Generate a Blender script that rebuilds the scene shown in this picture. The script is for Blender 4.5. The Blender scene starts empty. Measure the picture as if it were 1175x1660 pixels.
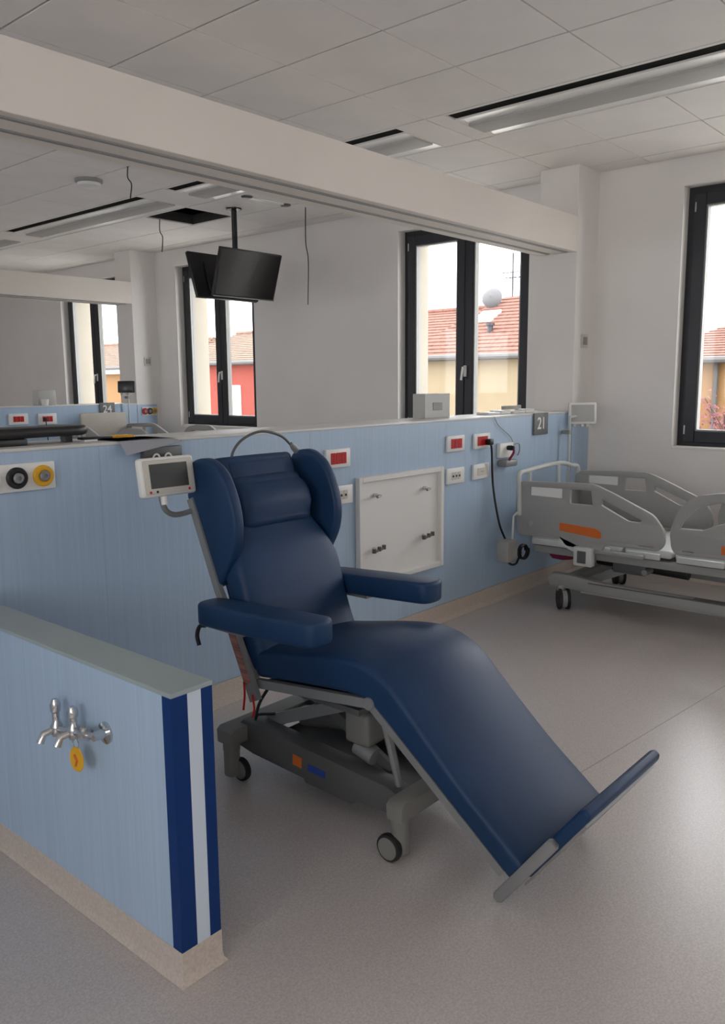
import bpy, bmesh, math, random
from mathutils import Vector, Matrix
random.seed(7)
SC = bpy.context.scene
C = SC.collection
R = math.radians

# ------------------------------------------------------------------ camera, sky, exposure
H = 1.5
yaw, pitch, roll, FPX = R(40.957), R(-8.965), R(-0.446), 1335.64
fw = Vector((math.cos(pitch)*math.cos(yaw), math.cos(pitch)*math.sin(yaw), math.sin(pitch)))
r0 = Vector((math.sin(yaw), -math.cos(yaw), 0)); u0 = r0.cross(fw)
rt = math.cos(roll)*r0 + math.sin(roll)*u0; upv = -math.sin(roll)*r0 + math.cos(roll)*u0
cam = bpy.data.cameras.new('camera'); cam.sensor_fit = 'HORIZONTAL'; cam.sensor_width = 36
cam.lens = FPX*36/1175; cam.clip_start = 0.05; cam.clip_end = 400
camo = bpy.data.objects.new('camera', cam); C.objects.link(camo)
camo.matrix_world = Matrix(((rt.x, upv.x, -fw.x, 0), (rt.y, upv.y, -fw.y, 0), (rt.z, upv.z, -fw.z, H), (0, 0, 0, 1)))
SC.camera = camo

w = bpy.data.worlds.new('overcast_sky'); SC.world = w; w.use_nodes = True
bg = w.node_tree.nodes['Background']; bg.inputs[0].default_value = (0.97, 0.98, 1.0, 1); bg.inputs[1].default_value = 1.0
SC.view_settings.view_transform = 'Standard'; SC.view_settings.look = 'None'
SC.view_settings.exposure = 2.9; SC.view_settings.gamma = 1.0; SC.view_settings.use_curve_mapping = False

SC.cycles.max_bounces = 16; SC.cycles.diffuse_bounces = 12; SC.cycles.glossy_bounces = 4; SC.cycles.transparent_max_bounces = 12

def portal(loc, rot, sx, sy):                       # lets Cycles find the sky through a window; emits nothing itself
    l = bpy.data.lights.new('sky_portal', 'AREA'); l.shape = 'RECTANGLE'; l.size = sx; l.size_y = sy
    l.cycles.is_portal = True
    o = bpy.data.objects.new('sky_portal', l); C.objects.link(o); o.location = loc; o.rotation_euler = rot

# ------------------------------------------------------------------ materials
def mat(name, col, rough=0.6, metal=0.0, spec=0.5, noise=None, bump=None, coat=0.0):
    """noise=(scale vec, amount): darker/lighter mottling; bump=(scale, strength)"""
    m = bpy.data.materials.new(name); m.use_nodes = True
    nt = m.node_tree; b = nt.nodes['Principled BSDF']
    b.inputs['Base Color'].default_value = (*col, 1); b.inputs['Roughness'].default_value = rough
    b.inputs['Metallic'].default_value = metal; b.inputs['Specular IOR Level'].default_value = spec
    if coat: b.inputs['Coat Weight'].default_value = coat; b.inputs['Coat Roughness'].default_value = 0.15
    if noise or bump:
        tc = nt.nodes.new('ShaderNodeTexCoord'); mp = nt.nodes.new('ShaderNodeMapping')
        nt.links.new(tc.outputs['Object'], mp.inputs[0])
    if noise:
        mp.inputs['Scale'].default_value = noise[0]
        n = nt.nodes.new('ShaderNodeTexNoise'); n.inputs['Scale'].default_value = 1.0; n.inputs['Detail'].default_value = 4
        nt.links.new(mp.outputs[0], n.inputs['Vector'])
        cr = nt.nodes.new('ShaderNodeValToRGB')
        a = noise[1]
        cr.color_ramp.elements[0].position = 0.3; cr.color_ramp.elements[1].position = 0.7
        cr.color_ramp.elements[0].color = (*[c*(1-a) for c in col], 1); cr.color_ramp.elements[1].color = (*[min(1, c*(1+a)) for c in col], 1)
        nt.links.new(n.outputs['Fac'], cr.inputs[0]); nt.links.new(cr.outputs[0], b.inputs['Base Color'])
    if bump:
        n2 = nt.nodes.new('ShaderNodeTexNoise'); n2.inputs['Scale'].default_value = bump[0]; n2.inputs['Detail'].default_value = 3
        nt.links.new(tc.outputs['Object'], n2.inputs['Vector'])
        bp = nt.nodes.new('ShaderNodeBump'); bp.inputs['Strength'].default_value = bump[1]; bp.inputs['Distance'].default_value = 0.01
        nt.links.new(n2.outputs['Fac'], bp.inputs['Height']); nt.links.new(bp.outputs[0], b.inputs['Normal'])
    return m

M = {}
M['wall'] = mat('white_wall_paint', (.80, .775, .75), .75, noise=((1.5, 1.5, 1.5), .03))
M['beam'] = mat('beam_paint', (.80, .75, .69), .75, noise=((1.5, 1.5, 1.5), .03))
M['tile'] = mat('ceiling_tile', (.82, .79, .765), .85, noise=((3, 3, 3), .03), bump=(260, .12))
M['plenum'] = mat('ceiling_grid_shadow', (.05, .05, .05), .9)  # dark backing slab that shows through the tile joints
M['black'] = mat('matt_black', (.004, .004, .004), .9, spec=.1)
M['floor'] = mat('speckled_vinyl_floor', (.53, .485, .465), .30, spec=.9, noise=((160, 160, 160), .16), bump=(30, .02))
M['seam'] = mat('weld_seam', (.36, .33, .315), .5)
M['skirt'] = mat('coved_vinyl_skirting', (.56, .49, .43), .5, noise=((120, 120, 120), .12))
M['blue'] = mat('pale_blue_laminate', (.40, .525, .675), .42, noise=((75, 75, 1.5), .05))
M['cap'] = mat('grey_green_laminate', (.33, .39, .40), .4, noise=((3, 3, 3), .04))
M['ledge'] = mat('pale_ledge_laminate', (.62, .62, .60), .45)
M['stripe'] = mat('deep_blue_stripe', (.001, .030, .15), .5, spec=.25)
M['lightstripe'] = mat('pale_stripe', (.60, .68, .78), .45)
M['frame'] = mat('anthracite_window_frame', (.018, .020, .026), .4)
M['gasket'] = mat('grey_gasket', (.30, .30, .29), .6)
M['cream'] = mat('cream_render', (.34, .31, .255), .9, noise=((2, 2, 2), .05))
M['navy'] = mat('navy_leatherette', (.012, .040, .105), .46, spec=.28, noise=((5, 5, 5), .10), bump=(380, .06))
M['metal'] = mat('grey_painted_metal', (.26, .265, .265), .42, metal=.25)
M['darkmetal'] = mat('dark_grey_metal', (.11, .11, .108), .45, metal=.2)
M['base'] = mat('warm_grey_plastic', (.20, .195, .18), .5)
M['chrome'] = mat('chrome', (.62, .62, .62), .16, metal=1.0)
M['white'] = mat('white_plastic', (.78, .78, .76), .4)
M['offwhite'] = mat('ivory_plastic', (.60, .58, .52), .45)
M['red'] = mat('red_socket_plastic', (.50, .010, .012), .45, spec=.3)
M['dark'] = mat('black_plastic', (.012, .012, .013), .4)
M['screen'] = mat('dark_grey_screen', (.045, .047, .048), .25)
M['tv'] = mat('tv_glass', (.008, .006, .006), .2, spec=.2)
M['bed'] = mat('bed_grey_plastic', (.33, .33, .32), .5)
M['bedlight'] = mat('bed_pale_plastic', (.56, .58, .57), .45)
M['bedframe'] = mat('bed_frame_paint', (.30, .305, .295), .45)
M['orange'] = mat('orange_label', (.62, .14, .015), .5)
M['bluelabel'] = mat('blue_label', (.02, .06, .30), .5)
M['yellow'] = mat('yellow_tag', (.75, .40, .015), .5)
M['pink'] = mat('magenta_cloth', (.20, .01, .05), .8)
M['signgrey'] = mat('grey_sign', (.15, .155, .155), .5)
M['paper'] = mat('paper', (.66, .67, .72), .8)
M['rubber'] = mat('black_rubber', (.015, .015, .015), .6)
M['clear'] = mat('frosted_plastic', (.52, .52, .50), .35); M['clear'].node_tree.nodes['Principled BSDF'].inputs['Alpha'].default_value = .75
M['headboard'] = mat('beige_headboard', (.42, .39, .34), .5, noise=((6, 6, 6), .05))
M['lum'] = mat('luminaire_reflector', (.90, .90, .88), .35, metal=.2)
M['baffle'] = mat('luminaire_baffle', (.42, .415, .40), .6)
M['fyellow'] = mat('facade_yellow', (.24, .19, .12), .9, noise=((1, 1, 1), .06))
M['forange'] = mat('facade_orange', (.21, .115, .045), .9, noise=((1, 1, 1), .06))
M['fred'] = mat('facade_red', (.22, .043, .03), .9, noise=((1, 1, 1), .06))
M['roof'] = mat('terracotta_roof', (.15, .066, .046), .9, noise=((4, 9, 4), .30))
M['roofb'] = mat('pale_terracotta_roof', (.155, .098, .07), .9, noise=((4, 9, 4), .28))
M['gutter'] = mat('grey_gutter', (.075, .072, .07), .6)
M['gravel'] = mat('pale_gravel', (.70, .68, .64), .95, noise=((20, 20, 20), .1))
M['dishgrey'] = mat('weathered_dish', (.085, .085, .09), .6)  # even grey, set dark so the dish does not overexpose
M['asphalt'] = mat('street', (.22, .21, .20), .9)
M['bark'] = mat('bark', (.06, .035, .03), .9)
M['leaf'] = mat('reddish_leaf', (.13, .035, .04), .8)

def glass_mat():
    m = bpy.data.materials.new('window_glass'); m.use_nodes = True; nt = m.node_tree
    nt.nodes.remove(nt.nodes['Principled BSDF'])
    t = nt.nodes.new('ShaderNodeBsdfTransparent'); t.inputs[0].default_value = (.97, .97, .97, 1)
    g = nt.nodes.new('ShaderNodeBsdfGlossy'); g.inputs['Roughness'].default_value = .02
    mx = nt.nodes.new('ShaderNodeMixShader'); mx.inputs[0].default_value = .015
    nt.links.new(t.outputs[0], mx.inputs[1]); nt.links.new(g.outputs[0], mx.inputs[2])
    nt.links.new(mx.outputs[0], nt.nodes['Material Output'].inputs[0]); return m
M['glass'] = glass_mat()

# ------------------------------------------------------------------ geometry helpers
def bx(bm, x0, x1, y0, y1, z0, z1, bev=0.0, seg=2):
    x0, x1 = sorted((x0, x1)); y0, y1 = sorted((y0, y1)); z0, z1 = sorted((z0, z1))
    vs = [bm.verts.new(p) for p in ((x0,y0,z0),(x1,y0,z0),(x1,y1,z0),(x0,y1,z0),(x0,y0,z1),(x1,y0,z1),(x1,y1,z1),(x0,y1,z1))]
    fs = [bm.faces.new([vs[i] for i in f]) for f in ((0,3,2,1),(4,5,6,7),(0,1,5,4),(1,2,6,5),(2,3,7,6),(3,0,4,7))]
    if bev > 0:
        es = list({e for f in fs for e in f.edges})
        bmesh.ops.bevel(bm, geom=es, offset=bev, segments=seg, profile=.5, affect='EDGES')
    return bm
def box(*a, **k): return bx(bmesh.new(), *a, **k)

def tube(bm, pts, r, n=10, rs=None, flat=None):
    """round (or flat=(w,h) rectangular) bar along a polyline"""
    pts = [Vector(p) for p in pts]; rings = []
    t = (pts[1]-pts[0]).normalized(); ref = Vector((0,0,1)) if abs(t.z) < (.975 if flat else .9) else Vector((1,0,0))
    nx = (ref - t*ref.dot(t)).normalized()
    for i, p in enumerate(pts):
        if i == 0: tt = pts[1]-pts[0]
        elif i == len(pts)-1: tt = pts[-1]-pts[-2]
        else: tt = (pts[i+1]-p).normalized() + (p-pts[i-1]).normalized()
        tt.normalize(); nx = (nx - tt*nx.dot(tt)).normalized(); ny = tt.cross(nx)
        rr = rs[i] if rs else r
        if flat:
            rings.append([bm.verts.new(p + nx*a*flat[1]/2 + ny*b*flat[0]/2) for a, b in ((1,1),(1,-1),(-1,-1),(-1,1))])
        else:
            rings.append([bm.verts.new(p + (nx*math.cos(2*math.pi*k/n) + ny*math.sin(2*math.pi*k/n))*rr) for k in range(n)])
    m = len(rings[0])
    for a, b in zip(rings, rings[1:]):
        for k in range(m): bm.faces.new((a[k], a[(k+1)%m], b[(k+1)%m], b[k]))
    bm.faces.new(rings[0][::-1]); bm.faces.new(rings[-1])
    return bm
def tb(*a, **k): return tube(bmesh.new(), *a, **k)

def arc(fn, a0, a1, n): return [fn(a0 + (a1-a0)*i/n) for i in range(n+1)]
def spl(pts, n=6):
    """Catmull-Rom through points"""
    P = [Vector(p) for p in pts]; P = [2*P[0]-P[1]] + P + [2*P[-1]-P[-2]]; out = []
    for i in range(1, len(P)-2):
        for k in range(n):
            t = k/n; a, b, c, d = P[i-1], P[i], P[i+1], P[i+2]
            out.append(.5*((2*b) + (c-a)*t + (2*a-5*b+4*c-d)*t*t + (3*b-a-3*c+d)*t**3))
    out.append(P[-2]); return out

def lathe(bm, prof, origin, axis, n=20):
    """prof: (radius, distance along axis)"""
    ax = Vector(axis).normalized(); ref = Vector((0,0,1)) if abs(ax.z) < .9 else Vector((1,0,0))
    a = (ref - ax*ref.dot(ax)).normalized(); b = ax.cross(a); o = Vector(origin); rings = []
    for r, h in prof:
        rings.append([bm.verts.new(o + ax*h + (a*math.cos(2*math.pi*k/n)+b*math.sin(2*math.pi*k/n))*max(r, 1e-4)) for k in range(n)])
    for p, q in zip(rings, rings[1:]):
        for k in range(n): bm.faces.new((p[k], p[(k+1)%n], q[(k+1)%n], q[k]))
    bm.faces.new(rings[0][::-1]); bm.faces.new(rings[-1]); return bm
def lt(*a, **k): return lathe(bmesh.new(), *a, **k)

def prism(bm, pts, axis, a0, a1, bev=0, seg=2):
    """closed outline extruded along axis; pts in the two other axes in xyz order"""
    def P(p, a):
        return {'x': (a, p[0], p[1]), 'y': (p[0], a, p[1]), 'z': (p[0], p[1], a)}[axis]
    A = [bm.verts.new(P(p, a0)) for p in pts]; B = [bm.verts.new(P(p, a1)) for p in pts]; n = len(pts); fs = []
    fs.append(bm.faces.new(A)); fs.append(bm.faces.new(B[::-1]))
    caps = list(fs)
    for k in range(n): fs.append(bm.faces.new((A[k], B[k], B[(k+1)%n], A[(k+1)%n])))
    bmesh.ops.recalc_face_normals(bm, faces=fs)
    if bev:
        es = list({e for f in caps for e in f.edges})
        bmesh.ops.bevel(bm, geom=es, offset=bev, segments=seg, profile=.5, affect='EDGES')
    return bm
def pr(*a, **k): return prism(bmesh.new(), *a, **k)

def pad(path, nrm_up, xc, hw, th, crown, rad=.03, nc=9, cap=5):
    """upholstered pad: path of (y,z) underside points, swept cross-section in x; hw, th, crown: lists or numbers"""
    bm = bmesh.new(); n = len(path); g = lambda v, i: v[i] if isinstance(v, (list, tuple)) else v
    rings = []
    for i, (y, z) in enumerate(path):
        a = Vector(path[max(0, i-1)]); b = Vector(path[min(n-1, i+1)]); t = (b-a).normalized()
        nn = Vector((-t.y, t.x))
        if nn.dot(Vector(nrm_up)) < 0: nn = -nn
        W, T, CR = g(hw, i), g(th, i), g(crown, i); r = min(rad, T*.48, W*.48)
        cs = []
        for k in range(5): an = math.pi + k*math.pi/8; cs.append((-W+r+math.cos(an)*r, r+math.sin(an)*r))
        for k in range(5): an = 1.5*math.pi + k*math.pi/8; cs.append((W-r+math.cos(an)*r, r+math.sin(an)*r))
        for k in range(5): an = k*math.pi/8; cs.append((W-r+math.cos(an)*r, T-r+math.sin(an)*r))
        for k in range(1, nc): cs.append((W-r-2*(W-r)*k/nc, T))
        for k in range(5): an = .5*math.pi + k*math.pi/8; cs.append((-W+r+math.cos(an)*r, T-r+math.sin(an)*r))
        ring = []
        for (x, h) in cs:
            hh = h + (CR*(max(0, 1-(x/W)**2)) * (h/T))
            ring.append((x, y + nn.x*hh, z + nn.y*hh))
        rings.append((ring, Vector((t.x, t.y)), T))
    def shrink(ring, t, T, s, back):
        cy = sum(p[1] for p in ring)/len(ring); cz = sum(p[2] for p in ring)/len(ring)
        return [(p[0]*(1-(1-s)*T/(2*abs(g(hw, 0)))), cy+(p[1]-cy)*s+t.x*back, cz+(p[2]-cz)*s+t.y*back) for p in ring]
    R0, t0, T0 = rings[0]; R1, t1, T1 = rings[-1]; allr = []
    for k in range(cap): an = math.pi/2*k/cap; allr.append(shrink(R0, t0, T0, .35+.65*math.sin(an), -T0*.32*math.cos(an)))
    allr += [r[0] for r in rings]
    for k in range(cap-1, -1, -1): an = math.pi/2*k/cap; allr.append(shrink(R1, t1, T1, .35+.65*math.sin(an), T1*.32*math.cos(an)))
    V = [[bm.verts.new((xc+p[0], p[1], p[2])) for p in r] for r in allr]; m = len(V[0])
    for a, b in zip(V, V[1:]):
        for k in range(m): bm.faces.new((a[k], a[(k+1)%m], b[(k+1)%m], b[k]))
    bm.faces.new(V[0][::-1]); bm.faces.new(V[-1])
    bmesh.ops.recalc_face_normals(bm, faces=bm.faces[:]); return bm

def plate(outer, holes, thick, mtx, bev=.004):
    """flat panel with holes (2D outline) mapped by mtx; returns bmesh"""
    cu = bpy.data.curves.new('tmp', 'CURVE'); cu.dimensions = '2D'; cu.fill_mode = 'BOTH'; cu.extrude = thick/2; cu.bevel_depth = bev; cu.bevel_resolution = 1
    for pts in [outer]+holes:
        s = cu.splines.new('POLY'); s.points.add(len(pts)-1); s.use_cyclic_u = True
        for p, q in zip(s.points, pts): p.co = (q[0], q[1], 0, 1)
    o = bpy.data.objects.new('tmp', cu); C.objects.link(o)
    dg = bpy.context.evaluated_depsgraph_get(); me = bpy.data.meshes.new_from_object(o.evaluated_get(dg))
    bm = bmesh.new(); bm.from_mesh(me); bm.transform(mtx)
    bpy.data.objects.remove(o); bpy.data.curves.remove(cu); bpy.data.meshes.remove(me)
    bmesh.ops.remove_doubles(bm, verts=bm.verts[:], dist=1e-5); bmesh.ops.recalc_face_normals(bm, faces=bm.faces[:]); return bm

def rounded(pts, r, n=4):
    out = []; N = len(pts)
    for i in range(N):
        p0, p, p1 = Vector(pts[i-1]), Vector(pts[i]), Vector(pts[(i+1) % N])
        a = (p0-p); b = (p1-p); rr = min(r, a.length*.45, b.length*.45)
        A = p + a.normalized()*rr; B = p + b.normalized()*rr
        for k in range(n+1):
            t = k/n; out.append(tuple((1-t)**2*A + 2*t*(1-t)*p + t*t*B))
    return out

def text_bm(s, size, mtx, thick=.0008):
    cu = bpy.data.curves.new('tmp', 'FONT'); cu.body = s; cu.size = size; cu.extrude = thick; cu.align_x = 'CENTER'; cu.align_y = 'CENTER'; cu.offset = size*.012
    o = bpy.data.objects.new('tmp', cu); C.objects.link(o)
    dg = bpy.context.evaluated_depsgraph_get(); me = bpy.data.meshes.new_from_object(o.evaluated_get(dg))
    bm = bmesh.new(); bm.from_mesh(me); bm.transform(mtx)
    bpy.data.objects.remove(o); bpy.data.curves.remove(cu); bpy.data.meshes.remove(me); return bm

def obj(name, bm, m, parent=None, label=None, smooth=True, kind=None):
    me = bpy.data.meshes.new(name); 
    if parent is not None:
        bm.transform(parent_world(parent).inverted())
        off = None
    else:
        xs = [v.co for v in bm.verts]
        mn = Vector((min(v[i] for v in xs) for i in range(3))); mx = Vector((max(v[i] for v in xs) for i in range(3)))
        off = Vector(((mn.x+mx.x)/2, (mn.y+mx.y)/2, mn.z)); bm.transform(Matrix.Translation(-off))
    bm.to_mesh(me); bm.free()
    me.materials.append(M[m] if isinstance(m, str) else m)
    if smooth:
        me.polygons.foreach_set('use_smooth', [True]*len(me.polygons)); me.set_sharp_from_angle(angle=R(38))
    o = bpy.data.objects.new(name, me); C.objects.link(o)
    if parent is not None: o.parent = parent
    else: o.location = off
    if label: o['label'] = label
    if kind: o['kind'] = kind
    return o
def parent_world(p):
    m = Matrix.LocRotScale(p.location, p.rotation_euler, p.scale)
    return parent_world(p.parent) @ m if p.parent else m
def tag(o, label, cat, group=None, kind=None):
    o['label'] = label; o['category'] = cat
    if group: o['group'] = group
    if kind: o['kind'] = kind
    return o
def thing(name, label, cat, loc, group=None, rotz=0.0, kind=None):
    o = bpy.data.objects.new(name, None); C.objects.link(o); o.empty_display_size = .05
    o.location = loc; o.rotation_euler = (0, 0, rotz); return tag(o, label, cat, group, kind)
def fin(o):      # small helper to reuse a mesh at another place
    return o
def dup_part(o, parent, loc):
    c = o.copy(); C.objects.link(c); c.parent = parent; c.location = loc; return c

# ------------------------------------------------------------------ dimensions of the ward
XW, XP, XL = 6.215, 5.87, -3.4          # window wall, pillar face, opposite wall
YP, Y3, YB, YF = 2.957, 8.73, -4.6, 14.5
ZC, ZBT, ZBB, ZP = 3.07, 2.703, 2.448, 1.2675
DEP = .32                               # depth of beams and partitions
XO = XW + .44

# floor
fl = tag(obj('floor', box(XL, XW, YB, YF, -.12, 0), 'floor', smooth=False), 'grey speckled vinyl floor with a faint welded seam', 'floor', kind='structure')
for a, b in (((2.75, 1.335), (6.2, 1.00)),):
    obj('weld_seam', tb([(*a, .0002), (*b, .0002)], .002, flat=(.004, .0008)), 'seam', fl)

# ceiling
DX, DY, TX, TY = .578, .625, 2.533, 2.558
hx, hy = TX+4*DX, TY+6*DY
bm = bmesh.new()
bx(bm, XL, hx, YB, YF, ZC+.012, ZC+.10); bx(bm, hx+DX, XW, YB, YF, ZC+.012, ZC+.10); bx(bm, hx, hx+DX, YB, hy, ZC+.012, ZC+.10); bx(bm, hx, hx+DX, hy+DY, YF, ZC+.012, ZC+.10)
ceil = tag(obj('ceiling', bm, 'plenum', smooth=False), 'suspended ceiling of pale square tiles with thin grid lines', 'ceiling', kind='structure')
def visible(p):
    d = Vector(p)-Vector((0, 0, H)); z = d.dot(fw)
    if z < .3: return False
    u, v = 587.5+FPX*d.dot(rt)/z, 830-FPX*d.dot(upv)/z
    return -90 < u < 1265 and -90 < v < 700
FIX = [(-4.99, -2.60), (-2.17, .23), (.65, 3.05), (3.43, 5.85), (6.25, 8.63), (9.07, 11.45)]   # luminaires in column X 4.267..4.845
far = bmesh.new(); tile_mesh = {}
i0 = int((XL-TX)//DX); i1 = int((XW-TX)//DX); j0 = int((YB-TY)//DY); j1 = int((YF-TY)//DY)
hatch = (4, 6)
def tile_bm(xa, xb, ya, yb):
    return bx(bmesh.new(), xa+.0058, xb-.0058, ya+.0032, yb-.0032, ZC, ZC+.02, .0018, 1)
count = 0
for i in range(i0, i1+1):
    for j in range(j0, j1+1):
        xa, xb = max(XL, TX+i*DX), min(XW, TX+(i+1)*DX); ya, yb = max(YB, TY+j*DY), min(YF, TY+(j+1)*DY)
        if xb-xa < .03 or yb-ya < .03 or (i, j) == hatch: continue
        pieces = [(ya, yb)]
        if i == 3:                                         # column that holds the luminaires
            pieces = []; s = ya
            for (f0, f1) in FIX:
                if f1 <= s or f0 >= yb: continue
                if f0 > s: pieces.append((s, min(f0, yb)))
                s = max(s, f1)
            if s < yb: pieces.append((s, yb))
        for (a, b) in pieces:
            if b-a < .02: continue
            if any(visible((x, y, ZC)) for x in (xa, xb) for y in (a, b)) and b < 9.5 and count < 300:
                key = (round(xb-xa, 3), round(b-a, 3))
                if key not in tile_mesh:
                    o = obj('ceiling_tile', tile_bm(-(xb-xa)/2, (xb-xa)/2, -(b-a)/2, (b-a)/2), 'tile', None)
                    tile_mesh[key] = o.data; me_off = o.location.copy()
                    o.parent = ceil
                else:
                    o = bpy.data.objects.new('ceiling_tile', tile_mesh[key]); C.objects.link(o); o.parent = ceil
                o.location = Vector(((xa+xb)/2, (a+b)/2, ZC)) - ceil.location
                count += 1
            else:
                bx(far, xa+.0035, xb-.0035, a+.002, b-.002, ZC, ZC+.02)
obj('ceiling_tiles_beyond', far, 'tile', ceil, kind='stuff')
# open hatch: a dark box above the missing tile
bm = bmesh.new(); bx(bm, hx-.02, hx, hy, hy+DY, ZC+.10, ZC+.6); bx(bm, hx+DX, hx+DX+.02, hy, hy+DY, ZC+.10, ZC+.6); bx(bm, hx, hx+DX, hy-.02, hy, ZC+.10, ZC+.6); bx(bm, hx, hx+DX, hy+DY, hy+DY+.02, ZC+.10, ZC+.6); bx(bm, hx, hx+DX, hy, hy+DY, ZC+.6, ZC+.62)
obj('open_hatch', bm, 'black', ceil, label='dark open ceiling hatch with its tile missing')

# luminaires: black air slot + twin reflector with a grey baffle
for k, (f0, f1) in enumerate(FIX):
    if f1 < -2.3 and False: continue
    nm = {0: 'recessed ceiling luminaire farthest behind the camera', 1: 'recessed ceiling luminaire behind the nearest long one', 2: 'long recessed ceiling luminaire with black slot at upper right', 3: 'recessed ceiling luminaire cut off by the long beam', 4: 'long recessed ceiling luminaire beside the open hatch beyond the beam', 5: 'recessed ceiling luminaire over the farthest bay'}[k]
    t = thing('ceiling_luminaire', nm, 'ceiling light', (4.556, (f0+f1)/2, ZC), 'recessed luminaires in a row')
    obj('air_slot', box(4.298, 4.402, f0+.01, f1-.01, ZC+.008, ZC+.0118), 'black', t)
    bm = bmesh.new(); bx(bm, 4.270, 4.300, f0, f1, ZC+.001, ZC+.011); bx(bm, 4.4025, 4.412, f0, f1, ZC-.001, ZC+.011); bx(bm, 4.828, 4.843, f0, f1, ZC-.004, ZC+.011)
    bx(bm, 4.412, 4.828, f0, f0+.012, ZC-.001, ZC+.011); bx(bm, 4.412, 4.828, f1-.012, f1, ZC-.001, ZC+.011)
    obj('housing', bm, 'tile', t)
    for (a, b, c) in ((4.412, 4.475, 4.53), (4.828, 4.765, 4.71)):
        bm = bmesh.new()
        prof = [(a, ZC+.001), (b, ZC+.009), (c, ZC+.003), (c, ZC+.0112), (a, ZC+.0112)]
        prism(bm, prof, 'y', f0+.012, f1-.012); obj('reflector', bm, 'lum', t)
    obj('baffle', box(4.53, 4.71, f0+.012, f1-.012, ZC-.012, ZC+.0112, .003), 'baffle', t)

# ------------------------------------------------------------------ window wall with deep reveals
ZW0, ZW1 = .985, 2.875
OPEN = [(-4.4, -3.02), (-2.5, -1.12), (-.85, .53), (.93, 2.309), (3.555, 4.935), (6.945, 8.327), (9.60, 10.976)]  # first three, behind the camera, are added to brighten the room
bm = bmesh.new(); prev = YB
for (a, b) in OPEN:
    bx(bm, XW, XO, prev, a, -.12, ZC+.1); bx(bm, XW, XO, a, b, -.12, ZW0); bx(bm, XW, XO, a, b, ZW1, ZC+.1); prev = b
bx(bm, XW, XO, prev, YF, -.12, ZC+.1)
bmesh.ops.remove_doubles(bm, verts=bm.verts[:], dist=1e-5)
tag(obj('wall_right', bm, 'wall', smooth=False), 'pale grey painted outer wall with tall dark-framed windows', 'wall', kind='structure')
bm = bmesh.new()                                        # cream outer render, seen as the jambs outside the glass
prev = YB
for (a, b) in OPEN: bx(bm, XO, XO+.02, prev, a, -5, 6); bx(bm, XO, XO+.02, a, b, -5, ZW0); bx(bm, XO, XO+.02, a, b, ZW1, 6); prev = b
bx(bm, XO, XO+.02, prev, YF, -5, 6)
for (a, b) in OPEN:
    bx(bm, XW+.20, XO+.02, b-.012, b-.0005, ZW0, ZW1); bx(bm, XW+.20, XO+.02, a+.0005, a+.012, ZW0, ZW1)
    bx(bm, XW+.20, XO+.02, a+.012, b-.012, ZW1-.012, ZW1-.0005)
tag(obj('wall_outside', bm, 'cream', smooth=False), 'cream rendered outer face and jambs around the windows', 'wall', kind='structure')

WLAB = ['window farthest behind the camera on the outer wall', 'third window behind the camera on the outer wall', 'second window behind the camera on the outer wall', 'tall dark window at right edge above the bed', 'tall two-leaf dark window showing the yellow house, above the long partition', 'tall two-leaf dark window showing the red house behind the televisions', 'narrow-looking far window beyond the second beam']
def window(n, cx, cy, width, rotz, label, detail=True):
    """local x = along the wall, local y = outwards, z up"""
    t = thing('window_%d' % n, label, 'window', (cx, cy, ZW0), None, rotz, 'structure')
    mw = parent_world(t)
    def P(name, bm, m, par=None):
        bm.transform(mw); return obj(name, bm, m, par or t)
    h = ZW1-ZW0; hw = width/2; y0, y1 = .11, .19
    bm = bmesh.new(); F = .055
    bx(bm, -hw, -hw+F, y0, y1, 0, h); bx(bm, hw-F, hw, y0, y1, 0, h); bx(bm, -hw+F, hw-F, y0, y1, 0, F); bx(bm, -hw+F, hw-F, y0, y1, h-F, h)
    P('outer_frame', bm, 'frame')
    S = .085
    for s in (-1, 1):
        xa, xb = (-hw+F-.008, -.003) if s < 0 else (.003, hw-F+.008)
        bm = bmesh.new(); ya, yb = y0-.022, y0+.05; za, zb = F-.008, h-F+.008
        bx(bm, xa, xa+S, ya, yb, za, zb, .004, 1); bx(bm, xb-S, xb, ya, yb, za, zb, .004, 1)
        bx(bm, xa+S, xb-S, ya, yb, za, za+S, .004, 1); bx(bm, xa+S, xb-S, ya, yb, zb-S, zb, .004, 1)
        sash = P('sash', bm, 'frame')
        g = .012
        bm = bmesh.new(); 
        bx(bm, xa+S, xa+S+g, ya+.012, yb, za+S, zb-S); bx(bm, xb-S-g, xb-S, ya+.012, yb, za+S, zb-S)
        bx(bm, xa+S+g, xb-S-g, ya+.012, yb, za+S, za+S+g); bx(bm, xa+S+g, xb-S-g, ya+.012, yb, zb-S-g, zb-S)
        P('glazing_bead', bm, 'gasket', sash)
        P('pane', box(xa+S+g, xb-S-g, y0+.012, y0+.018, za+S+g, zb-S-g), 'glass', sash)
        if detail:
            bm = bmesh.new(); xh = xa+.012 if s < 0 else xb-.012
            for zz in (za+.06, zb-.13): bx(bm, xh-.006, xh+.006, ya-.008, ya+.002, zz, zz+.07, .002, 1)
            P('hinge', bm, 'chrome', sash)
    bm = bmesh.new(); ya = y0-.022
    bx(bm, .0, .03, ya-.012, ya, .555, .655, .003, 1); tube(bm, [(.015, ya-.01, .635), (.015, ya-.045, .637), (.012, ya-.05, .60), (.002, ya-.05, .525)], .010, 8)
    P('handle', bm, 'white')
    P('sill', box(-hw+.002, hw-.002, .002, y0-.001, .0005, .02, .004), 'wall')
    P('outside_sill', box(-hw+.014, hw-.014, y1, .47, .001, .03), 'cream')
    return t
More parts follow.
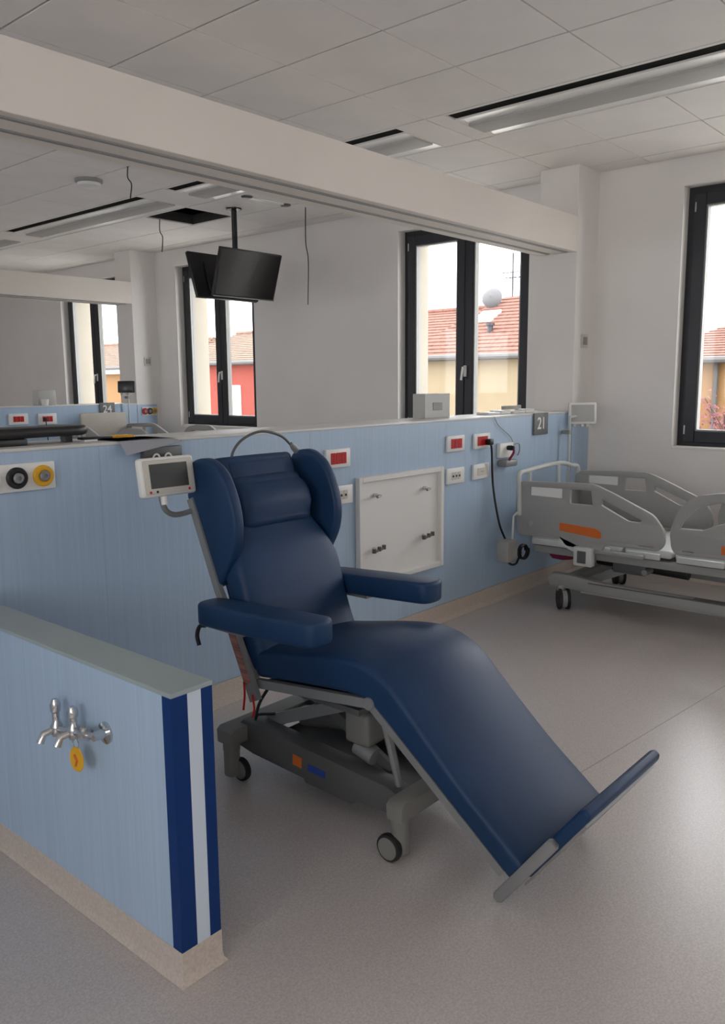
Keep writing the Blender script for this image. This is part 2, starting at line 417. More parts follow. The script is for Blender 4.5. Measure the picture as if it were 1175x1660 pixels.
for k, (a, b) in enumerate(OPEN):
    window(k+1, XW, (a+b)/2, b-a, -math.pi/2, WLAB[k])
    portal((XO+.06, (a+b)/2, (ZW0+ZW1)/2), (0, math.pi/2, 0), ZW1-ZW0, b-a)

# opposite wall (behind the camera) with windows added for more daylight, end walls
OPL = [(-3.6, -1.6), (-.9, 1.1), (4.2, 6.2), (9.6, 11.6)]
bm = bmesh.new(); prev = YB
for (a, b) in OPL: bx(bm, XL-.3, XL, prev, a, -.12, ZC+.1); bx(bm, XL-.3, XL, a, b, -.12, ZW0); bx(bm, XL-.3, XL, a, b, ZW1, ZC+.1); prev = b
bx(bm, XL-.3, XL, prev, YF, -.12, ZC+.1)
tag(obj('wall_left', bm, 'wall', smooth=False), 'white painted wall opposite the outer wall, out of view', 'wall', kind='structure')
for k, (a, b) in enumerate(OPL):
    window(9+k, XL, (a+b)/2, b-a, math.pi/2, 'two-leaf window in the unseen opposite wall, number %d from the back' % (k+1), False)
    portal((XL-.36, (a+b)/2, (ZW0+ZW1)/2), (0, -math.pi/2, 0), ZW1-ZW0, b-a)
tag(obj('wall_back', box(XL-.3, XO, YB-.2, YB, -.12, ZC+.1), 'wall', smooth=False), 'white wall behind the camera', 'wall', kind='structure')
tag(obj('wall_far', box(XL-.3, XO, YF, YF+.2, -.12, ZC+.1), 'wall', smooth=False), 'white wall closing the farthest bay', 'wall', kind='structure')

# ------------------------------------------------------------------ pillars, beams, long partitions
def bay(Y, n, lab):
    pil = tag(obj('wall_pillar_%s' % n, box(XP, XW, Y, Y+DEP, 0, ZC+.012), 'wall', smooth=False), lab[0], 'pillar', kind='structure')
    obj('cladding', box(XP+.001, XW-.06, Y-.006, Y, .10, ZP-.02, .001, 1), 'blue', pil, label='pale blue cladding on the foot of the pillar')
    b = tag(obj('trim_beam_%s' % n, box(XL, XP, Y, Y+DEP, ZBB, ZBT, .004), 'beam', smooth=False), lab[1], 'beam', kind='structure')
    for off in (.05, .20):
        obj('curtain_track', box(XL+.05, XP-.05, Y+off, Y+off+.022, ZBB-.006, ZBB), 'gasket', b)
    p = tag(obj('wall_partition_%s' % n, box(XL, XP, Y+.006, Y+DEP-.006, 0, ZP-.013), 'ledge', smooth=False), lab[2], 'partition', kind='structure')
    xs = [XL, -.6, .6, 1.80, 3.0, 4.2, 5.545, XP]
    for a, c in zip(xs, xs[1:]):
        for (ya, yb) in ((Y, Y+.006), (Y+DEP-.006, Y+DEP)):
            obj('cladding_panel', box(a+.0002, c-.0002, ya, yb, .10, ZP-.013, .0003, 1), 'blue', p)
    obj('ledge_cap', box(XL, XP, Y-.004, Y+DEP+.004, ZP-.013, ZP, .003), 'ledge', p)
    prof = [(Y-.002, .10), (Y-.008, .10), (Y-.010, .05), (Y-.018, .022), (Y-.05, .002), (Y-.05, .0005), (Y-.002, .0005)]
    obj('coved_skirting', pr([(q[0], q[1]) for q in prof], 'x', 1.24 if n == 'near' else XL, XW-.001), 'skirt', p)
    prof2 = [(2*Y+DEP-q[0], q[1]) for q in prof]
    obj('coved_skirting', pr(prof2, 'x', XL, XP), 'skirt', p)
    return p
bay(YP, 'near', ('white pillar at the right end of the near partition', 'long beige beam crossing the upper part of the view', 'pale blue waist-high partition behind the recliner with pale ledge'))
bay(Y3, 'far', ('white pillar at the end of the far partition', 'second beige beam beyond the televisions', 'far pale blue partition beyond the near one'))

# baseboard on the outer wall
tag(obj('baseboard_right', pr([(XW-.001, .10), (XW-.008, .10), (XW-.012, .04), (XW-.05, .001), (XW-.001, .001)], 'y', YB, YP-.05), 'skirt'), 'pale coved vinyl baseboard along the outer wall', 'baseboard', kind='structure') if False else None
bm = bmesh.new(); prism(bm, [(XW-.001, .10), (XW-.008, .10), (XW-.012, .04), (XW-.05, .001), (XW-.001, .001)], 'y', YB+.01, YP-.055)
tag(obj('baseboard_right', bm, 'skirt'), 'pale coved vinyl baseboard along the outer wall', 'baseboard', kind='structure')

# low half wall at left with the blue end stripes
X0, X1, YE, ZL = 1.107, 1.231, 1.569, .771
hwall = tag(obj('wall_half', box(X0+.004, X1-.004, YE+.004, YP-.02, 0, ZL-.012), 'ledge', smooth=False), 'low pale blue half wall at left ending in dark blue stripes', 'partition', kind='structure')
obj('cladding_panel', box(X0, X0+.004, YE+.036, YP-.02, .09, ZL-.012), 'blue', hwall)
obj('cladding_panel', box(X1-.004, X1, YE+.036, YP-.02, .09, ZL-.012), 'blue', hwall)
bm = bmesh.new(); bx(bm, X0, X0+.004, YE, YE+.036, .09, ZL-.012); bx(bm, X0+.004, 1.155, YE, YE+.004, .09, ZL-.012)
obj('end_stripe', bm, 'stripe', hwall, label='wide deep blue stripe wrapping the corner')
obj('end_stripe', box(1.155, 1.196, YE, YE+.004, .09, ZL-.012), 'lightstripe', hwall, label='pale stripe between the two dark blue ones')
bm = bmesh.new(); bx(bm, 1.196, X1-.004, YE, YE+.004, .09, ZL-.012); bx(bm, X1-.004, X1, YE, YE+.036, .09, ZL-.012)
obj('end_stripe', bm, 'stripe', hwall, label='narrow deep blue stripe at the far corner')
obj('top_cap', box(X0-.001, X1+.001, YE-.001, YP-.02, ZL-.012, ZL, .001, 1), 'cap', hwall, label='grey-green laminate top')
sk = [(.004, .09), (-.001, .09), (-.0015, .03), (-.004, .012), (-.012, .001), (.004, .001)]
def ring_skirt():
    bm = bmesh.new(); cs = []
    corners = [(X0, YP-.055, -1, 0), (X0, YE, -1, -1), (X1, YE, 1, -1), (X1, YP-.055, 1, 0)]
    for (x, y, dx, dy) in corners: cs.append([bm.verts.new((x - dx*a[0]*1.0, y - dy*a[0]*1.0, a[1])) for a in sk])
    for A, B in zip(cs, cs[1:]):
        for k in range(len(sk)): bm.faces.new((A[k], A[(k+1) % len(sk)], B[(k+1) % len(sk)], B[k]))
    bm.faces.new(cs[0]); bm.faces.new(cs[-1][::-1]); bmesh.ops.recalc_face_normals(bm, faces=bm.faces[:]); return bm
obj('coved_skirting', ring_skirt(), 'skirt', hwall)

# ------------------------------------------------------------------ things on the walls
def socket(Y, x, z, kind, label, wdt=.19, hgt=.10, group=None):
    t = thing('wall_socket', label, 'socket', (x, Y, z-hgt/2), group)
    obj('plate', box(x-wdt/2, x+wdt/2, Y-.018, Y-.0002, z-hgt/2, z+hgt/2, .005), 'white', t)
    if kind == 'red':
        for k in range(3):
            xx = x+(k-1)*.041
            mo = obj('socket_module', box(xx-.0195, xx+.0195, Y-.021, Y-.017, z-.030, z+.030, .002, 1), 'red', t)
            bm = bmesh.new()
            for q in (-.013, 0, .013): lathe(bm, [(.003, 0), (.003, .0012)], (xx, Y-.0208, z+q), (0, -1, 0), 8)
            obj('pin_hole', bm, 'dark', mo)
    elif kind == 'data':
        for k in range(3):
            xx = x+(k-1)*.034
            obj('insert', box(xx-.015, xx+.015, Y-.020, Y-.017, z-.024, z+.024, .002, 1), 'offwhite', t)
            obj('port', box(xx-.007, xx+.007, Y-.0215, Y-.0195, z-.007, z+.005), 'dark', t)
    else:
        obj('insert', box(x-.05, x+.05, Y-.021, Y-.017, z-.024, z+.024, .002, 1), 'offwhite', t)
        obj('seam', box(x-.016, x+.016, Y-.0218, Y-.0205, z-.002, z+.002), 'gasket', t)
    return t
socket(YP, 3.198, 1.103, 'red', 'white socket plate with red modules just right of the recliner')
socket(YP, 4.290, 1.115, 'red', 'white socket plate with red modules, unplugged, above the data sockets')
socket(YP, 4.590, 1.114, 'red', 'white socket plate with red modules and a black plug in it')
socket(YP, 4.290, .912, 'data', 'ivory socket plate with three small dark ports')
socket(YP, 4.585, .915, 'blank', 'ivory socket plate with blank insert under the plugged socket')
socket(YP, 3.215, .905, 'data', 'ivory socket plate partly hidden by the recliner wing')
socket(Y3, 4.355, 1.130, 'red', 'red socket plate on the far partition, at the left', .22, .12)
socket(Y3, 4.690, 1.120, 'red', 'red socket plate on the far partition with black plug', .22, .12)
pl = thing('power_plug', 'black plug with short lead in the far red socket', 'plug', (4.65, Y3-.02, 1.05))
obj('plug_body', box(4.63, 4.665, Y3-.06, Y3-.0225, 1.10, 1.14, .006), 'dark', pl)
obj('lead', tb(spl([(4.648, Y3-.055, 1.10), (4.65, Y3-.06, 1.0), (4.66, Y3-.07, .7), (4.67, Y3-.09, .35)], 5), .006, 6), 'dark', pl)

def light_switch(Y, x, z, label):
    t = thing('light_switch', label, 'switch', (x, Y, z-.05))
    obj('plate', box(x-.05, x+.05, Y-.012, Y-.0002, z-.05, z+.05, .004), 'offwhite', t)
    for s in (-1, 1): obj('rocker', box(x+s*.018-.015, x+s*.018+.015, Y-.016, Y-.011, z-.03, z+.03, .003), 'gasket', t)
light_switch(YP, 6.03, 1.80, 'small grey light switch on the near white pillar')
light_switch(Y3, 6.05, 1.77, 'small grey light switch on the far white pillar')

def number_sign(Y, x, z, s, label):
    t = thing('number_sign', label, 'sign', (x, Y, z-.08))
    obj('plate', box(x-.10, x+.10, Y-.022, Y-.0065, z-.078, z+.078, .003), 'signgrey', t)
    obj('numeral', text_bm(s, .12, Matrix.Translation((x, Y-.0225, z)) @ Matrix.Rotation(math.pi/2, 4, 'X')), 'white', t)
number_sign(YP+.006, 5.37, 1.192, '21', 'grey number sign reading 21 at the end of the near partition')
number_sign(Y3+.006, 5.45, 1.205, '24', 'grey number sign reading 24 on the far partition')

def gas_panel(Y, x0, x1, z, cols, label):
    t = thing('gas_outlet_panel', label, 'gas outlet', ((x0+x1)/2, Y, z-.055))
    obj('plate', box(x0, x1, Y-.014, Y-.0003, z-.052, z+.052, .003), 'white', t); n = len(cols)
    for k, c in enumerate(cols):
        x = x0+(x1-x0)*(k+.5)/n
        col = obj('outlet', lt([(.0, 0), (.040, 0), (.040, .010), (.036, .014), (.024, .014), (.022, .010)], (x, Y-.0142, z), (0, -1, 0), 24), c, t)
        obj('outlet_core', lt([(.020, 0), (.020, .006), (.016, .010), (.008, .010), (.007, .004)], (x, Y-.0285, z), (0, -1, 0), 20), 'metal', col)
gas_panel(YP, 1.19, 1.60, 1.160, ['dark', 'white', 'dark', 'yellow'], 'white gas outlet panel with black and yellow outlets at left edge')
gas_panel(Y3-.006, 5.93, 6.14, 1.165, ['red', 'dark', 'yellow'], 'small gas outlet panel with red, black and yellow outlets on far pillar')

# the white suction / gas holder right of the sockets
t = thing('vacuum_regulator', 'white wall unit with dark valve and grey cup beside the plugged socket', 'regulator', (4.87, YP, .93))
obj('plate', box(4.79, 4.965, YP-.03, YP-.0003, .985, 1.085, .006), 'white', t)
obj('valve', lt([(.016, 0), (.018, .03), (.012, .05)], (4.885, YP-.03, 1.05), (0, -1, 0), 14), 'dark', t)
obj('tube', tb(spl([(4.885, YP-.075, 1.05), (4.88, YP-.08, 1.02), (4.85, YP-.07, .98), (4.84, YP-.06, .955)], 5), .008, 8), 'pink', t)
obj('holder', box(4.80, 4.95, YP-.075, YP-.001, .925, .972, .012), 'metal', t)
obj('hose', tb(spl([(4.96, YP-.02, 1.06), (5.03, YP-.03, 1.07), (5.06, YP-.02, 1.02), (5.05, YP-.012, .985)], 5), .004, 6), 'gasket', t)
t = thing('thin_cable', 'thin grey cable dropping from the ledge to the wall unit', 'cable', (4.80, YP-.01, 1.0))
obj('cable_run', tb(spl([(4.74, YP-.010, 1.262), (4.80, YP-.012, 1.20), (4.95, YP-.012, 1.12), (5.0, YP-.012, 1.05)], 6), .0025, 5), 'gasket', t)

# white recessed service panel with taps
t = thing('service_panel', 'white framed recessed service panel with four small taps', 'panel', (3.74, YP, .37))
px0, px1, pz0, pz1 = 3.345, 4.137, .365, .985
bm = bmesh.new(); fwid = .03
bx(bm, px0, px0+fwid, YP-.035, YP-.0003, pz0, pz1, .003, 1); bx(bm, px1-fwid, px1, YP-.035, YP-.0003, pz0, pz1, .003, 1)
bx(bm, px0+fwid, px1-fwid, YP-.035, YP-.0003, pz0, pz0+fwid, .003, 1); bx(bm, px0+fwid, px1-fwid, YP-.035, YP-.0003, pz1-fwid, pz1, .003, 1)
obj('frame', bm, 'white', t)
obj('back_plate', box(px0+fwid, px1-fwid, YP-.006, YP-.0003, pz0+fwid, pz1-fwid), 'white', t)
for (x, z, big) in ((3.50, .873, 0), (3.962, .866, 0), (3.492, .566, 1), (3.957, .576, 1)):
    v = obj('valve', lt([(.012, 0), (.012, .02), (.007, .024), (.007, .05)], (x, YP-.006, z), (0, -1, 0), 12), 'chrome', t)
    bm = bmesh.new(); tube(bm, [(x, YP-.05, z), (x-.03, YP-.055, z-.004)] if not big else [(x-.05, YP-.05, z-.006), (x+.045, YP-.05, z+.006)], .008, 8)
    if big:
        for q in (-.045, 0, .04): lathe(bm, [(.012, -.012), (.012, .012)], (x+q, YP-.05, z+q*.12+.006), (0, 0, 1), 10)
    obj('tap_lever', bm, 'metal' if not big else 'darkmetal', v)

# chrome taps with yellow tag on the half wall (faces -x)
t = thing('wall_tap', 'chrome pipe taps with round yellow tag on the half wall', 'tap', (X0, 1.965, .47))
def tapx(d): return X0-d
bm = bmesh.new(); lathe(bm, [(.030, 0), (.030, .006), (.014, .010), (.012, .04)], (X0, 1.86, .593), (-1, 0, 0), 20); obj('wall_flange', bm, 'chrome', t)
obj('pipe', tb([(tapx(.035), 1.86, .593), (tapx(.04), 1.93, .586), (tapx(.04), 2.045, .566)], .010, 12), 'chrome', t)
for (y, z, h) in ((2.045, .566, .085), (1.955, .583, .07)):
    bm = bmesh.new(); lathe(bm, [(.013, -.02), (.017, -.008), (.017, .008), (.010, .02), (.010, h*.55), (.014, h*.6), (.015, h*.8), (.008, h)], (tapx(.04), y, z), (0, 0, 1), 16)
    obj('valve_body', bm, 'chrome', t)
    obj('spout', tb([(tapx(.04), y, z), (tapx(.075), y+.008, z-.008), (tapx(.085), y+.010, z-.03)], .009, 10, rs=[.010, .010, .011]), 'chrome', t)
obj('union_nut', lt([(.018, -.014), (.018, .014)], (tapx(.038), 1.90, .59), (0, 1, -.1), 6), 'chrome', t)
bm = bmesh.new(); lathe(bm, [(.032, 0), (.034, .002), (.032, .005)], (tapx(.045), 1.935, .512), (-1, 0, .05), 24)
tg = obj('tag_disc', bm, 'yellow', t, label='round yellow tag')
obj('tag_symbol', tb([(tapx(.0505), 1.940, .525), (tapx(.0505), 1.928, .512), (tapx(.0505), 1.935, .495)], .004, 6), 'orange', tg)
obj('tag_ring', tb(arc(lambda a: (tapx(.045), 1.94+.014*math.cos(a), .553+.014*math.sin(a)), 0, 6.0, 14), .002, 6), 'chrome', t)

# ------------------------------------------------------------------ the blue recliner
def recliner():
    xc = 2.155; xl, xr = 1.90, 2.41
    t = thing('treatment_recliner', 'navy leatherette medical recliner with wings, armrests and long leg rest', 'recliner', (xc, 1.85, 0))
    # seat and leg cushion, one continuous bent pad
    base = [(2.14, .452), (2.02, .468), (1.90, .482), (1.78, .494), (1.70, .499), (1.64, .490), (1.585, .462), (1.50, .398), (1.38, .306), (1.26, .214), (1.17, .145), (1.112, .100)]
    pts = spl([(0, p[0], p[1]) for p in base], 4); path = [(p.y, p.z) for p in pts]; n = len(path)
    th = []; cr = []
    for (y, z) in path:
        th.append(.092 + .022*math.exp(-((y-1.74)/.26)**2) - .018*max(0, min(1, (1.6-y)/.3))); cr.append(.020 + .020*math.exp(-((y-1.68)/.25)**2))
    obj('seat_and_leg_cushion', pad(path, (-.3, 1), xc, .262, th, cr, .018, 10), 'navy', t)
    # metal side rails and knee hinge
    for x in (xl, xr):
        s = -1 if x == xl else 1
        obj('seat_rail', tb([(x, 2.16, .428), (x, 1.623, .489)], .02, flat=(.022, .032)), 'metal', t)
        obj('leg_rail', tb([(x, 1.625, .489), (x, 1.125, .106)], .02, flat=(.018, .026)), 'metal', t)
        obj('knee_hinge', lt([(.020, -.014), (.022, -.010), (.022, .010), (.020, .014), (.008, .016)], (x, 1.623, .489), (s, 0, 0), 16), 'metal', t)
    for y, z in ((1.50, .385), (1.22, .17)):
        obj('leg_crossbar', tb([(xl, y, z), (xr, y, z)], .012, 8), 'metal', t)
    # foot board at right angles to the leg rest
    d = Vector((-.794, -.608)); nu = Vector((-.590, .807)); T0 = Vector((1.152, .023))
    def q(s, o): p = T0 + nu*s + Vector((-.807, -.590))*o; return (p.x, p.y)
    bp = [q(.13, -.006), q(.425, -.006), q(.44, .002), q(.44, .022), q(.425, .030), q(.13, .030)]
    obj('foot_pad', pr(rounded(bp, .012, 3), 'x', xl+.012, xr-.012, .010, 3), 'navy', t)
    for x in (xl, xr):
        br = [q(.012, -.008), q(.29, -.008), q(.30, .0), q(.30, .020), q(.29, .026), q(.012, .026), q(0, .018), q(0, .0)]
        obj('foot_bracket', pr(br, 'x', x-.012, x+.012, .004, 2), 'metal', t)
    obj('foot_board_back', pr([q(.10, .030), q(.40, .030), q(.40, .037), q(.10, .037)], 'x', xl+.02, xr-.02), 'metal', t)
    # backrest
    bp = [(2.20, .475), (2.235, .55), (2.275, .65), (2.315, .76), (2.350, .85), (2.385, .94), (2.415, 1.02), (2.448, 1.11), (2.478, 1.185)]
    pts = spl([(0, p[0], p[1]) for p in bp], 3); path = [(p.y, p.z) for p in pts]
    hw = []; th = []
    for (y, z) in path:
        hw.append(.262 if z < .80 else .262-.055*min(1, (z-.80)/.14)); th.append(.095 - .035*min(1, max(0, (z-.86)/.16)))
    for k in range(len(hw)): th[k] += .012*math.exp(-((path[k][1]-.76)/.12)**2)
    obj('backrest_cushion', pad(path, (-1, .4), xc, hw, th, .014, .03, 8), 'navy', t)
    shell = [(p.y+.012, p.z) for p in pts]
    obj('backrest_shell', pad([(y+.035, z-.012) for (y, z) in path], (-1, .4), xc, .235, .04, 0.0, .015, 6), 'navy', t)
    # head pillow with strap
    obj('head_pillow', pad([(2.392, .958), (2.405, .99), (2.423, 1.03), (2.440, 1.07), (2.448, 1.095)], (-1, .4), xc+.010, .188, [.10, .125, .13, .12, .098], .012, .045, 8), 'navy', t)
    obj('pillow_strap', pad([(2.446, 1.10), (2.460, 1.14), (2.472, 1.168)], (-1, .4), xc+.015, .165, .070, .006, .01, 5), 'navy', t)
    # wings
    W = [(2.505, 1.08), (2.492, 1.175), (2.470, 1.212), (2.42, 1.228), (2.365, 1.222), (2.30, 1.178), (2.252, 1.09), (2.232, 1.0), (2.242, .915), (2.282, .835), (2.325, .768), (2.362, .765), (2.41, .885), (2.455, .98)]
    W = [(p.y, p.z) for p in spl([(0, *p) for p in W]+[(0, *W[0])], 4)][:-1]
    for s, x in ((-1, xl+.004), (1, xr+.018)):
        obj('head_wing', pr(W, 'x', x-.024, x+.024, .013, 3), 'navy', t)
        wr = obj('back_rail', tb([(x-s*0+s*.022, 2.478, 1.075), (x+s*.022, 2.335, .745), (x+s*.012, 2.16, .44)], .01, flat=(.020, .032)), 'metal', t)
    obj('back_crossbar', tb([(xl, 2.49, 1.05), (xr, 2.49, 1.05)], .010, 8), 'darkmetal', t)
    # armrests
    for s, name in ((-1, 'left'), (1, 'right')):
        x = xc + s*.330
        yf = 1.745 if s < 0 else 1.785
        outline = rounded([(x-.062, yf), (x+.062, yf), (x+.068, 2.05), (x+.058, 2.345), (x-.058, 2.345), (x-.068, 2.05)], .055, 6)
        bm = pr(outline, 'z', -.044, .040, .014, 3)
        for v in bm.verts: v.co.z += .684 + (2.335-v.co.y)/.52*.026
        a = obj('armrest', bm, 'navy', t)
        obj('arm_support', box(x-.022, x+.022, 2.12, 2.31, .628, .645, .004), 'metal', a)
        xi = xc + s*.285
        po = obj('arm_post', tb([(xi, 2.262, .648), (xi, 2.135, .375)], .02, flat=(.016, .052)), 'metal', t)
        obj('post_scale', tb([(xi+s*.0095, 2.252, .620), (xi+s*.0095, 2.165, .433)], .01, flat=(.006, .030)), 'offwhite' if s > 0 else mat('red_scale', (.34, .15, .12), .6, noise=((1, 1, 160), .5)), po)
        obj('arm_release', tb(spl([(x-s*.0+s*.02, 2.325, .632), (x+s*.025, 2.352, .625), (x+s*.03, 2.362, .59), (x+s*.03, 2.352, .555)], 4), .008, 8, rs=None), 'dark', a)
    # hanging red cords
    obj('red_cord', tb(spl([(1.855, 2.18, .44), (1.852, 2.175, .39), (1.848, 2.18, .335)], 5), .004, 6), 'red', t)
    obj('red_cord', tb(spl([(1.858, 2.14, .40), (1.856, 2.13, .35), (1.852, 2.135, .32)], 5), .004, 6), 'red', t)
    # reading lamp on a gooseneck over the backrest
    gn = spl([(2.09, 2.50, 1.16), (2.10, 2.49, 1.235), (2.15, 2.48, 1.285), (2.236, 2.47, 1.308), (2.33, 2.46, 1.285), (2.385, 2.455, 1.242)], 7)
    obj('lamp_gooseneck', tb(gn, .0055, 8), 'darkmetal', t)
    obj('lamp_head', tb([(2.378, 2.455, 1.252), (2.395, 2.454, 1.235), (2.435, 2.452, 1.20), (2.442, 2.452, 1.194)], .014, 14, rs=[.008, .014, .016, .012]), 'metal', t)
    # control screen on its bent arm
    obj('screen_arm', tb(spl([(1.905, 2.475, 1.035), (1.84, 2.47, 1.026), (1.79, 2.465, 1.028), (1.755, 2.462, 1.048), (1.738, 2.46, 1.085), (1.735, 2.46, 1.115)], 5), .0105, 10), 'metal', t)
    mtx = Matrix.Translation((1.757, 2.455, 1.172)) @ Matrix.Rotation(R(-8), 4, 'X') @ Matrix.Rotation(R(-3), 4, 'Z')
    def S(*a, **k): bm = box(*a, **k); bm.transform(mtx); return bm
    ms = obj('control_screen', S(-.112, .112, -.018, .018, -.070, .070, .012, 3), 'white', t)
    obj('bezel', S(-.100, .100, -.021, -.016, -.060, .060, .004), 'offwhite', ms)
    obj('display', S(-.078, .078, -.0225, -.0195, -.040, .046, .001, 1), 'screen', ms, label='dark grey display')
    for k, c in ((-.082, 'red'), (-.055, 'dark'), (.078, 'red')):
        bm = lt([(.005, 0), (.004, .003)], (k, -.0205, -.052), (0, -1, 0), 10); bm.transform(mtx); obj('button', bm, c, ms)
    bm = lt([(.012, -.03), (.012, 0)], (-.02, 0, -.07), (0, 0, 1), 12); bm.transform(mtx); obj('swivel', bm, 'white', ms)
    # rolling base
    for x in (1.985, 2.325):
        bm = bmesh.new(); prism(bm, [(1.53, .105), (1.535, .175), (1.60, .195), (2.30, .235), (2.34, .20), (2.34, .125), (2.25, .11), (1.98, .098), (1.97, .085), (1.75, .08), (1.73, .095)], 'x', x-.04, x+.04, .006, 2)
        bb = obj('chassis_beam', bm, 'darkmetal', t)
        if x < 2.1:
            obj('orange_sticker', tb([(x-.0405, 2.03, .158), (x-.0405, 1.985, .155)], .01, flat=(.0015, .04)), 'orange', bb)
            obj('blue_sticker', tb([(x-.0405, 1.955, .150), (x-.0405, 1.87, .146)], .01, flat=(.0015, .026)), 'bluelabel', bb)
    obj('tray', box(2.02, 2.29, 1.60, 2.28, .11, .135), 'darkmetal', t)
    for y0, y1, zz in ((1.47, 1.535, .0), (2.275, 2.365, .015)):
        bm = bmesh.new(); prism(bm, [(1.87, .140+zz), (1.868, .190+zz), (1.885, .203+zz), (2.425, .203+zz), (2.442, .190+zz), (2.44, .140+zz)], 'y', y0, y1, .006, 2)
        obj('crossbar', bm, 'base', t)
        for s in (-1, 1):
            x = 2.155 + s*.252; y = (y0+y1)/2
            c = obj('caster_leg', lt([(.022, 0), (.030, .006), (.031, .10), (.033, .105), (.033, .135)], (x, y, .02), (0, 0, 1), 18), 'base', t)
            wx = x + s*.034 if y < 2 else x - s*.02
            wy = y + .018 if y < 2 else y - .03
            obj('wheel', lt([(.034, -.012), (.044, -.010), (.046, 0), (.044, .010), (.034, .012)], (wx, wy, .046), (1, 0, 0), 24), 'rubber', c)
            obj('wheel_cover', lt([(.036, -.0135), (.034, .0135)], (wx, wy, .046), (1, 0, 0), 24), 'base', c)
    # lifting mechanism
    obj('lift_arm', tb([(2.03, 2.24, .22), (2.03, 1.72, .44)], .02, flat=(.02, .045)), 'metal', t)
    obj('lift_arm', tb([(2.28, 2.24, .22), (2.28, 1.72, .44)], .02, flat=(.02, .045)), 'metal', t)
    obj('lift_arm', tb([(2.06, 1.66, .19), (2.06, 2.12, .42)], .02, flat=(.018, .04)), 'darkmetal', t)
    obj('actuator', tb([(2.10, 2.12, .25), (2.10, 1.86, .30), (2.10, 1.855, .30), (2.10, 1.68, .42)], .03, 14, rs=[.038, .038, .018, .018]), 'darkmetal', t)
    obj('motor', box(2.0, 2.10, 1.72, 1.83, .265, .385, .016, 3), 'base', t)
    obj('motor_cap', tb([(2.04, 1.80, .245), (2.04, 1.72, .225)], .032, 14), 'metal', t)
    obj('seat_underframe', box(xl+.01, xr-.01, 1.68, 2.12, .425, .445), 'darkmetal', t)
    obj('front_strut', tb([(1.93, 1.60, .47), (1.99, 1.575, .19)], .014, 8), 'metal', t)
    obj('front_strut', tb([(2.38, 1.60, .47), (2.32, 1.575, .19)], .014, 8), 'metal', t)
    obj('hose_bundle', tb(spl([(1.925, 2.12, .42), (1.915, 2.17, .34), (1.94, 2.22, .26), (1.99, 2.26, .25), (2.02, 2.20, .26)], 6), .006, 7), 'dark', t)
    return t
recliner()

